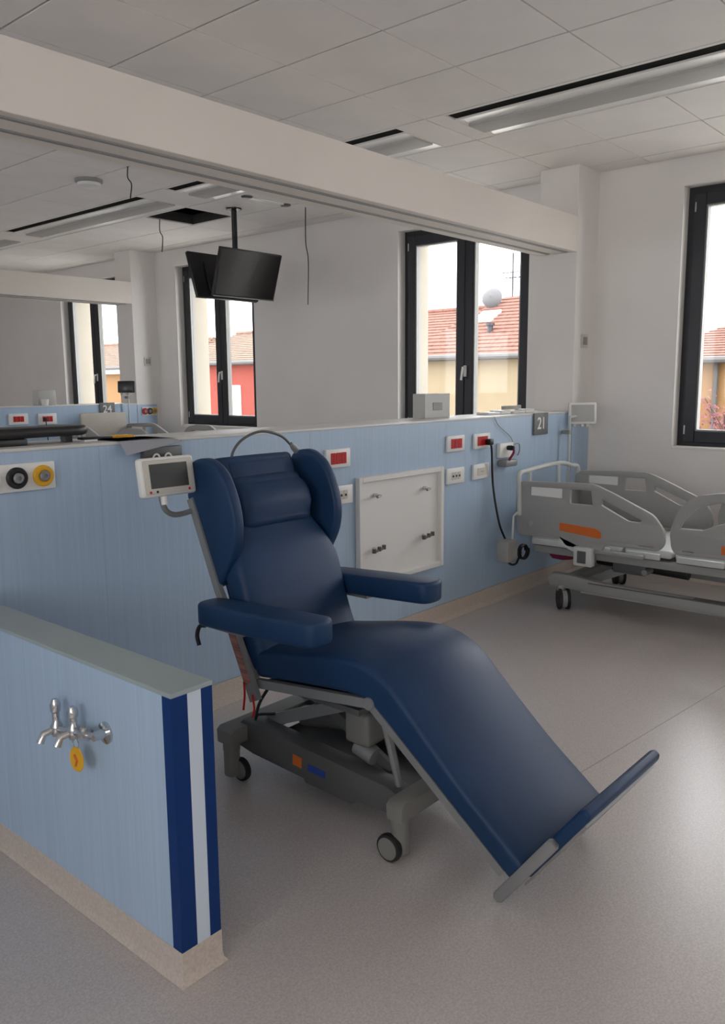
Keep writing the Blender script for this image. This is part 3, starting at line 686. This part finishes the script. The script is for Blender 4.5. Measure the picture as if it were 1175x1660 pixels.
# ------------------------------------------------------------------ hospital beds
def bed(dx, dy, lift, label, solid_head):
    """built for the near bed (x 4.88..5.75, head at y 2.84), shifted by dx, dy, upper part raised by lift"""
    t = thing('hospital_bed', label, 'bed', (5.31+dx, 1.85+dy, 0), 'hospital beds')
    T = Matrix.Translation((dx, dy, 0)); TL = Matrix.Translation((dx, dy, lift))
    def U(name, bm, m, par=None, **k): bm.transform(TL); return obj(name, bm, m, par or t, **k)
    def L(name, bm, m, par=None, **k): bm.transform(T); return obj(name, bm, m, par or t, **k)
    # side rails: head-end panel and foot-end panel on both sides (outline in y,z)
    head = [(2.825, .47), (2.842, .60), (2.838, .80), (2.80, .825), (2.45, .84), (2.29, .843), (2.16, .795), (1.90, .682), (1.835, .60), (1.825, .52), (1.86, .475), (2.20, .472), (2.23, .425), (2.47, .430), (2.50, .475)]
    holes = [[(2.742, .735), (2.742, .806), (2.50, .810), (2.50, .732)], [(2.455, .705), (2.455, .810), (2.30, .812), (2.285, .705)],
             [(2.235, .765), (2.24, .715), (2.055, .628), (1.97, .628), (1.96, .655)], [(1.985, .483), (1.985, .497), (1.885, .497), (1.885, .483)]]
    foot = [(1.775, .50), (1.79, .60), (1.74, .74), (1.65, .822), (1.50, .85), (1.28, .85), (1.17, .80), (1.10, .66), (1.09, .52), (1.12, .475), (1.75, .47)]
    fholes = [[(1.745, .618), (1.72, .68), (1.645, .76), (1.53, .80), (1.40, .80), (1.40, .70), (1.52, .66), (1.60, .622)], [(1.72, .482), (1.72, .498), (1.64, .498), (1.64, .482)], [(1.36, .70), (1.36, .80), (1.28, .80), (1.18, .74), (1.15, .68)]]
    for x, side in ((4.885, -1), (5.745, 1)):
        mt = Matrix(((0, 0, 1, x), (1, 0, 0, 0), (0, 1, 0, 0), (0, 0, 0, 1)))
        hr = U('side_rail', plate(rounded(head, .03), [rounded(h, .012, 3) for h in holes], .016, mt, .007), 'bed', label='grey side rail panel at the head end')
        fr = U('side_rail', plate(rounded(foot, .04), [rounded(h, .012, 3) for h in fholes], .016, mt, .007), 'bed', label='grey side rail panel at the foot end')
        xo = x + side*.0165
        lab = rounded([(2.515, .528), (2.515, .580), (2.26, .566), (2.225, .545), (2.225, .505), (2.25, .505)], .01, 3)
        U('orange_label', pr(lab, 'x', xo-.002, xo+.002), 'orange', hr)
        U('orange_label', pr([(1.49, .50), (1.49, .55), (1.30, .55), (1.30, .50)], 'x', xo-.002, xo+.002), 'orange', fr)
        U('white_insert', pr(rounded([(2.738, .738), (2.738, .803), (2.504, .807), (2.504, .735)], .012, 3), 'x', x-.006, x+.006), 'white', hr)
        U('release_knob', lt([(.022, -.008), (.022, .004), (.012, .008)], (xo, 2.73, .55), (side, 0, 0), 14), 'bedframe', hr)
        cb = U('rail_mechanism', box(x-.045, x+.012, 2.27, 2.40, .315, .44, .010), 'bedlight')
        U('mechanism_window', box(x+side*.046 if side > 0 else x-.047, x+side*.040 if side > 0 else x-.043, 2.31, 2.37, .335, .415), 'darkmetal', cb)
        U('rail_link', box(x-.02, x+.02, 1.95, 2.27, .405, .43, .006), 'bedframe')
        U('rail_link', tb([(x, 2.40, .42), (x, 2.52, .46)], .01, flat=(.03, .05)), 'bedlight')
    # headboard
    if solid_head:
        U('headboard', pr(rounded([(5.12, .55), (5.12, .965), (5.16, .97), (5.68, .97), (5.72, .965), (5.72, .55)], .03), 'y', 2.80, 2.84, .008), 'headboard', label='beige solid headboard')
    else:
        hb = U('headboard', pr(rounded([(4.90, .52), (4.90, .70), (5.73, .70), (5.73, .52)], .02), 'y', 2.80, 2.835, .008), 'bed')
        U('headboard_rail', tb(spl([(4.87, 2.815, .60), (4.865, 2.82, .80), (4.875, 2.825, .878), (5.0, 2.83, .892), (5.44, 2.835, .908), (5.64, 2.83, .875), (5.74, 2.825, .84), (5.75, 2.82, .60)], 6), .017, 10), 'bedlight', hb)
        for x in (5.44, 5.02): U('headboard_post', tb([(x, 2.825, .69), (x, 2.832, .90)], .013, 8), 'bedlight', hb)
    fb = U('footboard', pr(rounded([(4.90, .45), (4.90, .76), (5.0, .80), (5.63, .80), (5.73, .76), (5.73, .45)], .04), 'y', .745, .785, .01), 'bed')
    # sleeping platform in four pale panels
    for (a, b) in ((2.76, 2.12), (2.10, 1.80), (1.78, 1.42), (1.40, .82)):
        U('platform_panel', box(4.935, 5.695, a, b, .415, .465, .018, 3), 'bedlight')
        U('panel_edge', box(4.905, 4.935, a-.02, b+.06, .405, .445, .010), 'bedlight')
    for x in (4.97, 5.66): U('platform_beam', box(x-.025, x+.025, .80, 2.74, .345, .395, .005), 'bedframe')
    U('platform_crossbar', box(4.97, 5.66, 1.90, 1.95, .35, .39), 'darkmetal'); U('platform_crossbar', box(4.97, 5.66, 1.2, 1.25, .35, .39), 'darkmetal')
    U('motor', tb([(5.12, 2.35, .32), (5.12, 1.75, .30)], .04, 12), 'dark'); U('control_box', box(5.0, 5.3, 1.98, 2.2, .27, .345, .01), 'darkmetal')
    # lift arms between platform and wheeled frame
    for x in (5.02, 5.60):
        L('lift_arm', tb([(x, 2.35, .19), (x, 1.95, .37+lift)], .02, flat=(.03, .05)), 'metal')
        L('lift_arm', tb([(x, 1.35, .19), (x, .95, .37+lift)], .02, flat=(.03, .05)), 'metal')
    L('lift_tube', tb([(4.98, 1.98, .30+lift*.8), (5.64, 1.98, .30+lift*.8)], .02, 10), 'metal')
    # wheeled frame
    for x in (4.90, 5.73):
        bmf = pr([(2.58, .150), (2.60, .195), (2.56, .235), (2.44, .238), (2.2, .215), (1.0, .200), (.86, .20), (.86, .135), (1.0, .128), (2.2, .140), (2.50, .145)], 'x', x-.03, x+.03, .008, 2)
        fb2 = L('frame_beam', bmf, 'bedframe')
        L('frame_groove', box(x-.034, x+.034, .95, 2.30, .2005, .208), 'darkmetal', fb2)
    for y in (2.50, .92): L('frame_crossbar', box(4.92, 5.71, y-.035, y+.035, .15, .205, .006), 'bedframe')
    L('brake_bar', tb([(5.02, 2.42, .105), (5.02, .95, .105)], .015, 8), 'bedlight')
    for x in (4.875, 5.745):
        for y in (2.475, .92):
            c = L('caster', lt([(.022, 0), (.028, .01), (.028, .03), (.02, .045)], (x, y+.02, .12), (0, 0, 1), 14), 'bedframe')
            for q in (-.026, .026):
                L('wheel', lt([(.05, -.010), (.070, -.009), (.072, 0), (.070, .009), (.05, .010)], (x+q*.656, y-q*.755, .0725), (.656, -.755, 0), 26), 'rubber', c)
            L('wheel_hub', lt([(.060, -.017), (.060, .017)], (x, y, .0725), (.656, -.755, 0), 24), 'bedframe', c)
    return t
bed(0, 0, 0, 'grey hospital bed with slotted side rails at right', False)
bed(-.09, 5.80, .20, 'raised hospital bed with beige headboard beyond the near partition', True)

# bed accessories
t = thing('bed_transformer', 'grey power supply box hooked on the bed head near the floor cord', 'power supply', (4.74, 2.83, .27))
obj('case', box(4.665, 4.80, 2.78, 2.87, .30, .445, .012, 3), 'bed', t)
obj('hook', tb([(4.79, 2.82, .44), (4.80, 2.82, .60), (4.85, 2.82, .62)], .008, 8), 'bedlight', t)
t = thing('extension_cord', 'black power cord from the red socket down to the bed', 'cord', (4.9, 2.9, .2))  # the near bed's own power cord
obj('plug', box(4.615, 4.66, YP-.062, YP-.0225, 1.085, 1.125, .008), 'dark', t)
run = spl([(4.64, YP-.05, 1.09), (4.66, YP-.045, 1.04), (4.70, YP-.035, .80), (4.745, YP-.06, .55), (4.83, YP-.07, .40), (4.84, YP-.065, .30), (4.89, YP-.065, .245), (4.97, YP-.065, .235), (5.02, YP-.065, .29), (5.03, YP-.07, .31)], 8)
obj('cord_run', tb(run, .0075, 8), 'dark', t)
obj('cord_coil', tb([(5.06+.055*math.cos(a), 2.905-.01*a/6, .305+.05*math.sin(a)) for a in [k*.35 for k in range(56)]], .0065, 6), 'dark', t)
t = thing('magenta_pouch', 'dark magenta cloth pouch tucked under the bed head', 'pouch', (5.05, 2.60, .29))
bm = lt([(.01, -.10), (.03, -.08), (.042, -.02), (.038, .05), (.012, .09)], (5.04, 2.56, .335), (.2, -1, .1), 12); obj('bag', bm, 'pink', t)

def pole_monitor(x, Y, zc, scr, label, hw, hh, px):
    y = Y-.085
    t = thing('monitor_on_pole', label, 'monitor', (px, y, .55))
    obj('pole', tb([(px, y+.02, .55), (px, y+.02, zc-.02)], .010, 10), 'bedlight', t)
    for z in (.62, zc-hh-.07): obj('wall_clamp', box(px-.018, px+.018, y+.008, Y-.0065, z, z+.03, .003), 'bedframe', t)
    obj('screen_bracket', tb([(px, y+.02, zc-.025), (x, y+.012, zc-.02)], .010, 8), 'bedlight', t)
    m = Matrix.Translation((x, y-.01, zc)) @ Matrix.Rotation(R(-50), 4, 'Z') @ Matrix.Rotation(R(-6), 4, 'X')
    b = box(-hw, hw, -.02, .015, -hh, hh, .010); b.transform(m); h = obj('housing', b, 'white' if scr == 'clear' else 'dark', t)
    b = box(-hw+.018, hw-.018, -.0225, -.018, -hh+.018, hh-.018, .002); b.transform(m); obj('display', b, scr, h)
    b = bmesh.new()
    for q in (-.06, 0, .04): bx(b, q-.012, q+.012, -.015, .01, -hh-.022, -hh+.002, .003, 1)
    b.transform(m); obj('connector', b, 'offwhite', h)
pole_monitor(5.85, YP, 1.252, 'clear', 'white monitor on a thin pole at the head of the near bed', .105, .082, 5.71)
pole_monitor(5.67, Y3, 1.465, 'screen', 'small dark monitor on a pole in front of the far pillar', .10, .07, 5.71)

# ------------------------------------------------------------------ things on the near ledge
zt = ZP
t = thing('arm_cushion', 'black padded arm board resting on the ledge at left', 'arm board', (1.5, 3.14, zt))
obj('padding', pr(rounded([(1.05, 3.03), (1.80, 3.05), (1.86, 3.12), (1.80, 3.20), (1.05, 3.22)], .05), 'z', zt+.028, zt+.068, .016, 3), 'dark', t)
obj('support_plate', box(1.10, 1.56, 3.06, 3.18, zt+.0005, zt+.026, .004), 'dark', t)
obj('support_foot', box(1.74, 1.77, 3.10, 3.14, zt+.0005, zt+.03), 'dark', t)
obj('clamp', box(1.79, 1.93, 3.055, 3.10, zt+.008, zt+.018, .003), 'dark', t); obj('clamp_foot', box(1.80, 1.86, 3.06, 3.09, zt+.0005, zt+.009), 'white', t)
t = thing('paper_sheet', 'white sheet of paper curling over the ledge beside a yellow note', 'paper', (2.03, 2.95, zt))
bm = bmesh.new(); g = []
for i in range(9):
    s = i/8; row = []
    for k in range(5):
        x = 1.88+k*.066+.02*s
        if s < .5: y, z = YP+.20-.42*s*1.0, zt+.0015
        else:
            q = (s-.5)*2; y, z = YP-.010-.030*q - .005*k*q, zt+.0015-.050*q*(1.15-.22*k)
        row.append(bm.verts.new((x, y, z)))
    g.append(row)
for a, b in zip(g, g[1:]):
    for k in range(4): bm.faces.new((a[k], a[k+1], b[k+1], b[k]))
bmesh.ops.solidify(bm, geom=bm.faces[:], thickness=.0008); obj('sheet', bm, 'paper', t)
tag(obj('yellow_note', box(2.00, 2.09, 3.14, 3.20, zt+.0005, zt+.012, .003), 'yellow'), 'small yellow pad on the ledge behind the paper', 'note pad')
t = thing('cable_bracket', 'dark wall bracket with white hooks behind the recliner screen', 'bracket', (2.09, YP, 1.17))
obj('plate', box(1.99, 2.185, YP-.03, YP-.0003, 1.175, 1.236, .004), 'darkmetal', t)
for x in (2.04, 2.10): obj('hook', tb(arc(lambda a: (x+.016*math.cos(a), YP-.045, 1.19+.018*math.sin(a)), -.4, 3.6, 10), .004, 7), 'white', t)
t = thing('acrylic_holder', 'clear grey plastic holder box on the ledge below the yellow-house window', 'holder', (4.35, 3.20, zt))
bm = bmesh.new(); bx(bm, 4.215, 4.485, 3.22, 3.226, zt+.0005, zt+.155); bx(bm, 4.215, 4.485, 3.13, 3.136, zt+.0005, zt+.155); bx(bm, 4.215, 4.221, 3.136, 3.22, zt+.0005, zt+.155); bx(bm, 4.479, 4.485, 3.136, 3.22, zt+.0005, zt+.155); bx(bm, 4.221, 4.479, 3.136, 3.22, zt+.0005, zt+.006)
obj('box', bm, 'clear', t); obj('dispenser_slot', box(4.30, 4.40, 3.127, 3.131, zt+.05, zt+.10, .001, 1), 'gasket', t)
t = thing('tubing_set', 'coiled white tubing and packets lying on the ledge below the window', 'tubing', (5.2, 3.15, zt))
for k in range(4):
    x = 4.86+.17*k
    obj('packet', pr(rounded([(x, 3.07), (x+.15, 3.06+.02*(k % 2)), (x+.16, 3.17), (x+.01, 3.18)], .02), 'z', zt+.0008, zt+.018+.008*(k % 2), .004), 'white', t)
obj('tube_coil', tb([(5.28+.10*math.cos(a), 3.14+.05*math.sin(a), zt+.030+.0012*a) for a in [k*.3 for k in range(64)]], .006, 6), 'clear', t)
# far ledge item
t = thing('acrylic_holder', 'white plastic holder on the far partition ledge at left', 'holder', (4.75, Y3+.15, zt))
obj('box', box(4.64, 4.86, Y3+.08, Y3+.20, zt+.0005, zt+.17, .006), 'clear', t); obj('cup', lt([(.035, 0), (.045, .07)], (4.70, Y3+.04, zt+.0005), (0, 0, 1), 14), 'white', t)

# ------------------------------------------------------------------ ceiling fittings in the middle bay
t = thing('ceiling_tv_mount', 'black ceiling pole carrying the two televisions', 'tv mount', (5.17, 6.01, 2.40))
obj('ceiling_plate', lt([(.07, 0), (.07, -.012), (.03, -.02)], (5.17, 6.01, ZC-.0005), (0, 0, 1), 18), 'dark', t)
obj('pole', tb([(5.17, 6.01, ZC-.01), (5.17, 6.01, 2.40)], .025, 14), 'dark', t)
obj('cross_arm', box(5.13, 5.21, 5.93, 6.14, 2.44, 2.52, .006), 'dark', t)
def tv(y, tilt, facing, x, label):
    m = Matrix.Translation((x, y, 2.475)) @ Matrix.Rotation(R(tilt), 4, 'X')
    t = thing('television', label, 'television', (x, y, 2.26), 'ceiling televisions')
    b = box(-.365, .365, -.018, .018, -.215, .215, .006); b.transform(m); c = obj('casing', b, 'dark', t)
    b = box(-.352, .352, facing*.0175, facing*.0195, -.195, .203); b.transform(m); obj('screen', b, 'tv', t)
    b = box(-.22, .22, -facing*.018, -facing*.045, -.16, .12, .01); b.transform(m); obj('rear_housing', b, 'dark', t)
    b = box(-.365, .365, facing*.0185, facing*.021, -.2145, -.206); b.transform(m); obj('trim', b, 'metal', t)
tv(5.875, 18, -1, 5.19, 'flat television hanging from the ceiling, screen towards the camera')
tv(6.195, -18, 1, 5.17, 'flat television hanging from the ceiling seen from behind, left of the other')
t = thing('smoke_detector', 'round white smoke detector on the ceiling beyond the beam', 'smoke detector', (3.70, 6.0, ZC))
obj('base', lt([(.105, 0), (.105, -.02), (.09, -.028)], (3.70, 6.0, ZC-.0005), (0, 0, 1), 24), 'gasket', t)
obj('head', lt([(.09, 0), (.085, -.02), (.05, -.034), (.02, -.036)], (3.70, 6.0, ZC-.029), (0, 0, 1), 24), 'white', t)
t = thing('ceiling_sensor_strip', 'white ceiling strip with two small dark sensors near the beam', 'sensor', (5.13, 5.545, ZC))
obj('strip', box(4.93, 5.34, 5.52, 5.575, ZC-.012, ZC-.0005, .003), 'white', t)
for x in (4.92, 5.37): obj('sensor', lt([(.05, 0), (.05, -.008), (.04, -.014)], (x, 5.545, ZC-.0005), (0, 0, 1), 16), 'darkmetal', t)
for (x, y, ln, lab) in ((3.68, 5.44, .22, 'short thin cable hanging from the ceiling left of the smoke detector'), (5.02, 6.93, .30, 'thin cable dangling from the open ceiling hatch'), (5.577, 5.497, .86, 'long thin cable hanging from the ceiling right of the televisions'), (3.95, 9.6, .2, 'thin cable hanging from the ceiling above the far beam')):
    o = obj('hanging_cable', tb(spl([(x, y, ZC+.004), (x-.005, y, ZC-ln*.35), (x+.025, y, ZC-ln*.55), (x+.01, y, ZC-ln)], 5), .005, 6), 'dark'); tag(o, lab, 'cable', 'cables hanging from the ceiling')

# ------------------------------------------------------------------ outside: street and houses
tag(obj('street_ground', box(XO+1.5, 90, -40, 110, -5.3, -5.0), 'asphalt', smooth=False), 'grey street below the windows', 'street', kind='structure')
tag(obj('terrace_roof', box(XO+.05, 19, -14, 40, -.9, -.6), 'gravel', smooth=False), 'pale gravel flat roof of the lower wing below the windows', 'flat roof', kind='structure')  # unseen roof added to bounce daylight up to the ceiling
def roof_slope(bm, e0, e1, r0_, r1_, n=16, step=.035):
    e0, e1, r0_, r1_ = map(Vector, (e0, e1, r0_, r1_)); up = (e1-e0).cross(r0_-e0).normalized()
    if up.z < 0: up = -up
    for k in range(n):
        a, b = k/n, (k+1)/n
        A0, A1, B0, B1 = e0.lerp(r0_, a), e1.lerp(r1_, a), e0.lerp(r0_, b), e1.lerp(r1_, b)
        vs = [bm.verts.new(p) for p in (A0, A1, A1+up*step, A0+up*step, B0+up*.004, B1+up*.004)]
        bm.faces.new((vs[0], vs[1], vs[2], vs[3])); bm.faces.new((vs[3], vs[2], vs[5], vs[4]))
def house(name, label, y0, y1, ze, ridge, wallm, roofm, loc_y=None, depth=9, hip=1.5):
    t = thing(name, label, 'house', (24, (y0+y1)/2, -5))
    obj('wall', box(24, 24+depth, y0, y1, -5, ze), wallm, t, smooth=False)
    bm = bmesh.new(); xe = 23.6; xr = ridge[0]; zr = ridge[1]; x2 = 2*xr-xe
    roof_slope(bm, (xe, y0-.3, ze), (xe, y1+.3, ze), (xr, y0+hip, zr), (xr, y1-hip, zr))
    roof_slope(bm, (x2, y0-.3, ze), (x2, y1+.3, ze), (xr, y0+hip, zr), (xr, y1-hip, zr))
    roof_slope(bm, (xe, y0-.3, ze), (x2, y0-.3, ze), (xr, y0+hip, zr), (xr+.001, y0+hip, zr))
    roof_slope(bm, (xe, y1+.3, ze), (x2, y1+.3, ze), (xr, y1-hip, zr), (xr+.001, y1-hip, zr))
    rf = obj('roof', bm, roofm, t, smooth=False)
    obj('ridge_tiles', tb([(xr, y0+hip, zr+.03), (xr, y1-hip, zr+.03)], .10, 8), roofm, rf)
    obj('gutter', tb([(xe-.03, y0-.3, ze-.02), (xe-.03, y1+.3, ze-.02)], .10, 8), 'gutter', rf)
    obj('eave_board', box(xe, 24, y0-.3, y1+.3, ze-.12, ze-.02), 'gutter', t)
    return t, rf
t, rf = house('yellow_house', 'yellow house with terracotta roof and satellite dish seen through the window', 11.2, 22.5, 2.32, (28, 4.28), 'fyellow', 'roof', hip=.5)
bm = bmesh.new(); ya, yb, hp, zr = 12.6, 18.9, 1.9, 4.66
roof_slope(bm, (23.58, ya, 2.34), (23.58, yb, 2.34), (28, ya+hp, zr), (28, yb-hp, zr), 17); roof_slope(bm, (32.4, ya, 2.34), (32.4, yb, 2.34), (28, ya+hp, zr), (28, yb-hp, zr), 17)
roof_slope(bm, (23.58, ya, 2.34), (32.4, ya, 2.34), (28, ya+hp, zr), (28.01, ya+hp, zr), 17); roof_slope(bm, (23.58, yb, 2.34), (32.4, yb, 2.34), (28, yb-hp, zr), (28.01, yb-hp, zr), 17)
obj('raised_roof', bm, 'roof', t, smooth=False)
dish = obj('satellite_dish', lt([(.02, .24), (.20, .19), (.33, .08), (.39, 0), (.37, .02), (.02, .27)], (27.2, 17.1, 4.58), (-1, -.35, .3), 22), 'dishgrey', t)
obj('dish_mast', tb([(27.4, 17.15, 3.9), (27.4, 17.15, 4.8)], .05, 8), 'gutter', t)
ant = obj('antenna_mast', tb([(28, 16.7, 3.9), (28, 16.7, 6.25)], .035, 6), 'frame', t)
bm = bmesh.new()
for z, l in ((5.55, .9), (5.35, .55)):
    tube(bm, [(28, 16.7-l, z), (28, 16.7+l*.6, z)], .018, 5)
    for q in (-.7, -.35, .0, .35): tube(bm, [(28-.25, 16.7+q*l, z), (28+.25, 16.7+q*l, z)], .010, 4)
obj('antenna_arm', bm, 'frame', ant)
sl = Vector((28-23.6, 0, 4.55-2.32)).normalized()
bm = bmesh.new(); bx(bm, -.45, .45, -.38, .38, 0, .14)
bm.transform(Matrix.Translation((26.35, 16.75, 3.75)) @ Matrix.Rotation(-math.atan2(sl.z, sl.x), 4, 'Y')); obj('skylight', bm, 'white', rf)
obj('roof_vent', lt([(.10, 0), (.10, .35), (.16, .36), (.16, .45)], (25.2, 15.9, 3.05), (0, 0, 1), 10), 'frame', rf)
t, rf = house('red_house', 'red painted house with pale tiled roof behind the televisions', 26.2, 33.0, 2.38, (28, 3.93), 'fred', 'roofb', hip=.4)
dr = obj('white_door', box(23.93, 24.0, 27.8, 28.5, -.6, 1.4), 'white', t)
t, rf = house('orange_house', 'orange house with white cornice seen through the far window', 34.0, 46.0, 2.3, (28, 3.75), 'forange', 'roofb', hip=.4)
obj('cornice', box(23.55, 24, 33.7, 46.3, 2.0, 2.2), 'white', t)
t, rf = house('ochre_house', 'ochre house with tiled roof in the right window', 2.0, 10.2, 2.05, (28, 3.35), 'forange', 'roof', hip=2.0)
obj('downpipe', tb([(23.9, 7.75, 1.95), (23.9, 7.75, -5)], .07, 8), 'gutter', t)
# reddish blossoming tree in the right window
t = thing('blossom_tree', 'tree with reddish young leaves outside the right window', 'tree', (20.6, 6.3, -5))
bm = bmesh.new(); tube(bm, spl([(20.6, 6.3, -5), (20.6, 6.32, -2.5), (20.65, 6.3, -.6), (20.6, 6.35, .7)], 4), .1, 8, rs=None)
tr = obj('trunk', bm, 'bark', t); bm = bmesh.new(); lf = bmesh.new()
for k in range(26):
    a = random.uniform(0, 6.28); e = random.uniform(.2, 1.3); l = random.uniform(.8, 1.9); z0 = random.uniform(-2.2, .1)
    p0 = Vector((20.62, 6.32, z0)); d = Vector((math.cos(a)*math.cos(e), math.sin(a)*math.cos(e), math.sin(e)))
    p1 = p0+d*l; tube(bm, [p0, p0+d*l*.5+Vector((0, 0, .04)), p1], .012, 5)
    for q in range(60):
        s = random.uniform(.25, 1.05); c = p0+d*l*s+Vector((random.gauss(0, .14), random.gauss(0, .14), random.gauss(0, .14)))
        u = Vector((random.gauss(0, 1), random.gauss(0, 1), random.gauss(0, 1))).normalized()*.05; v = u.orthogonal().normalized()*.03
        lf.faces.new([lf.verts.new(c+u), lf.verts.new(c+v), lf.verts.new(c-u), lf.verts.new(c-v)])
obj('branches', bm, 'bark', t); obj('foliage', lf, 'leaf', t, smooth=False, kind='stuff')
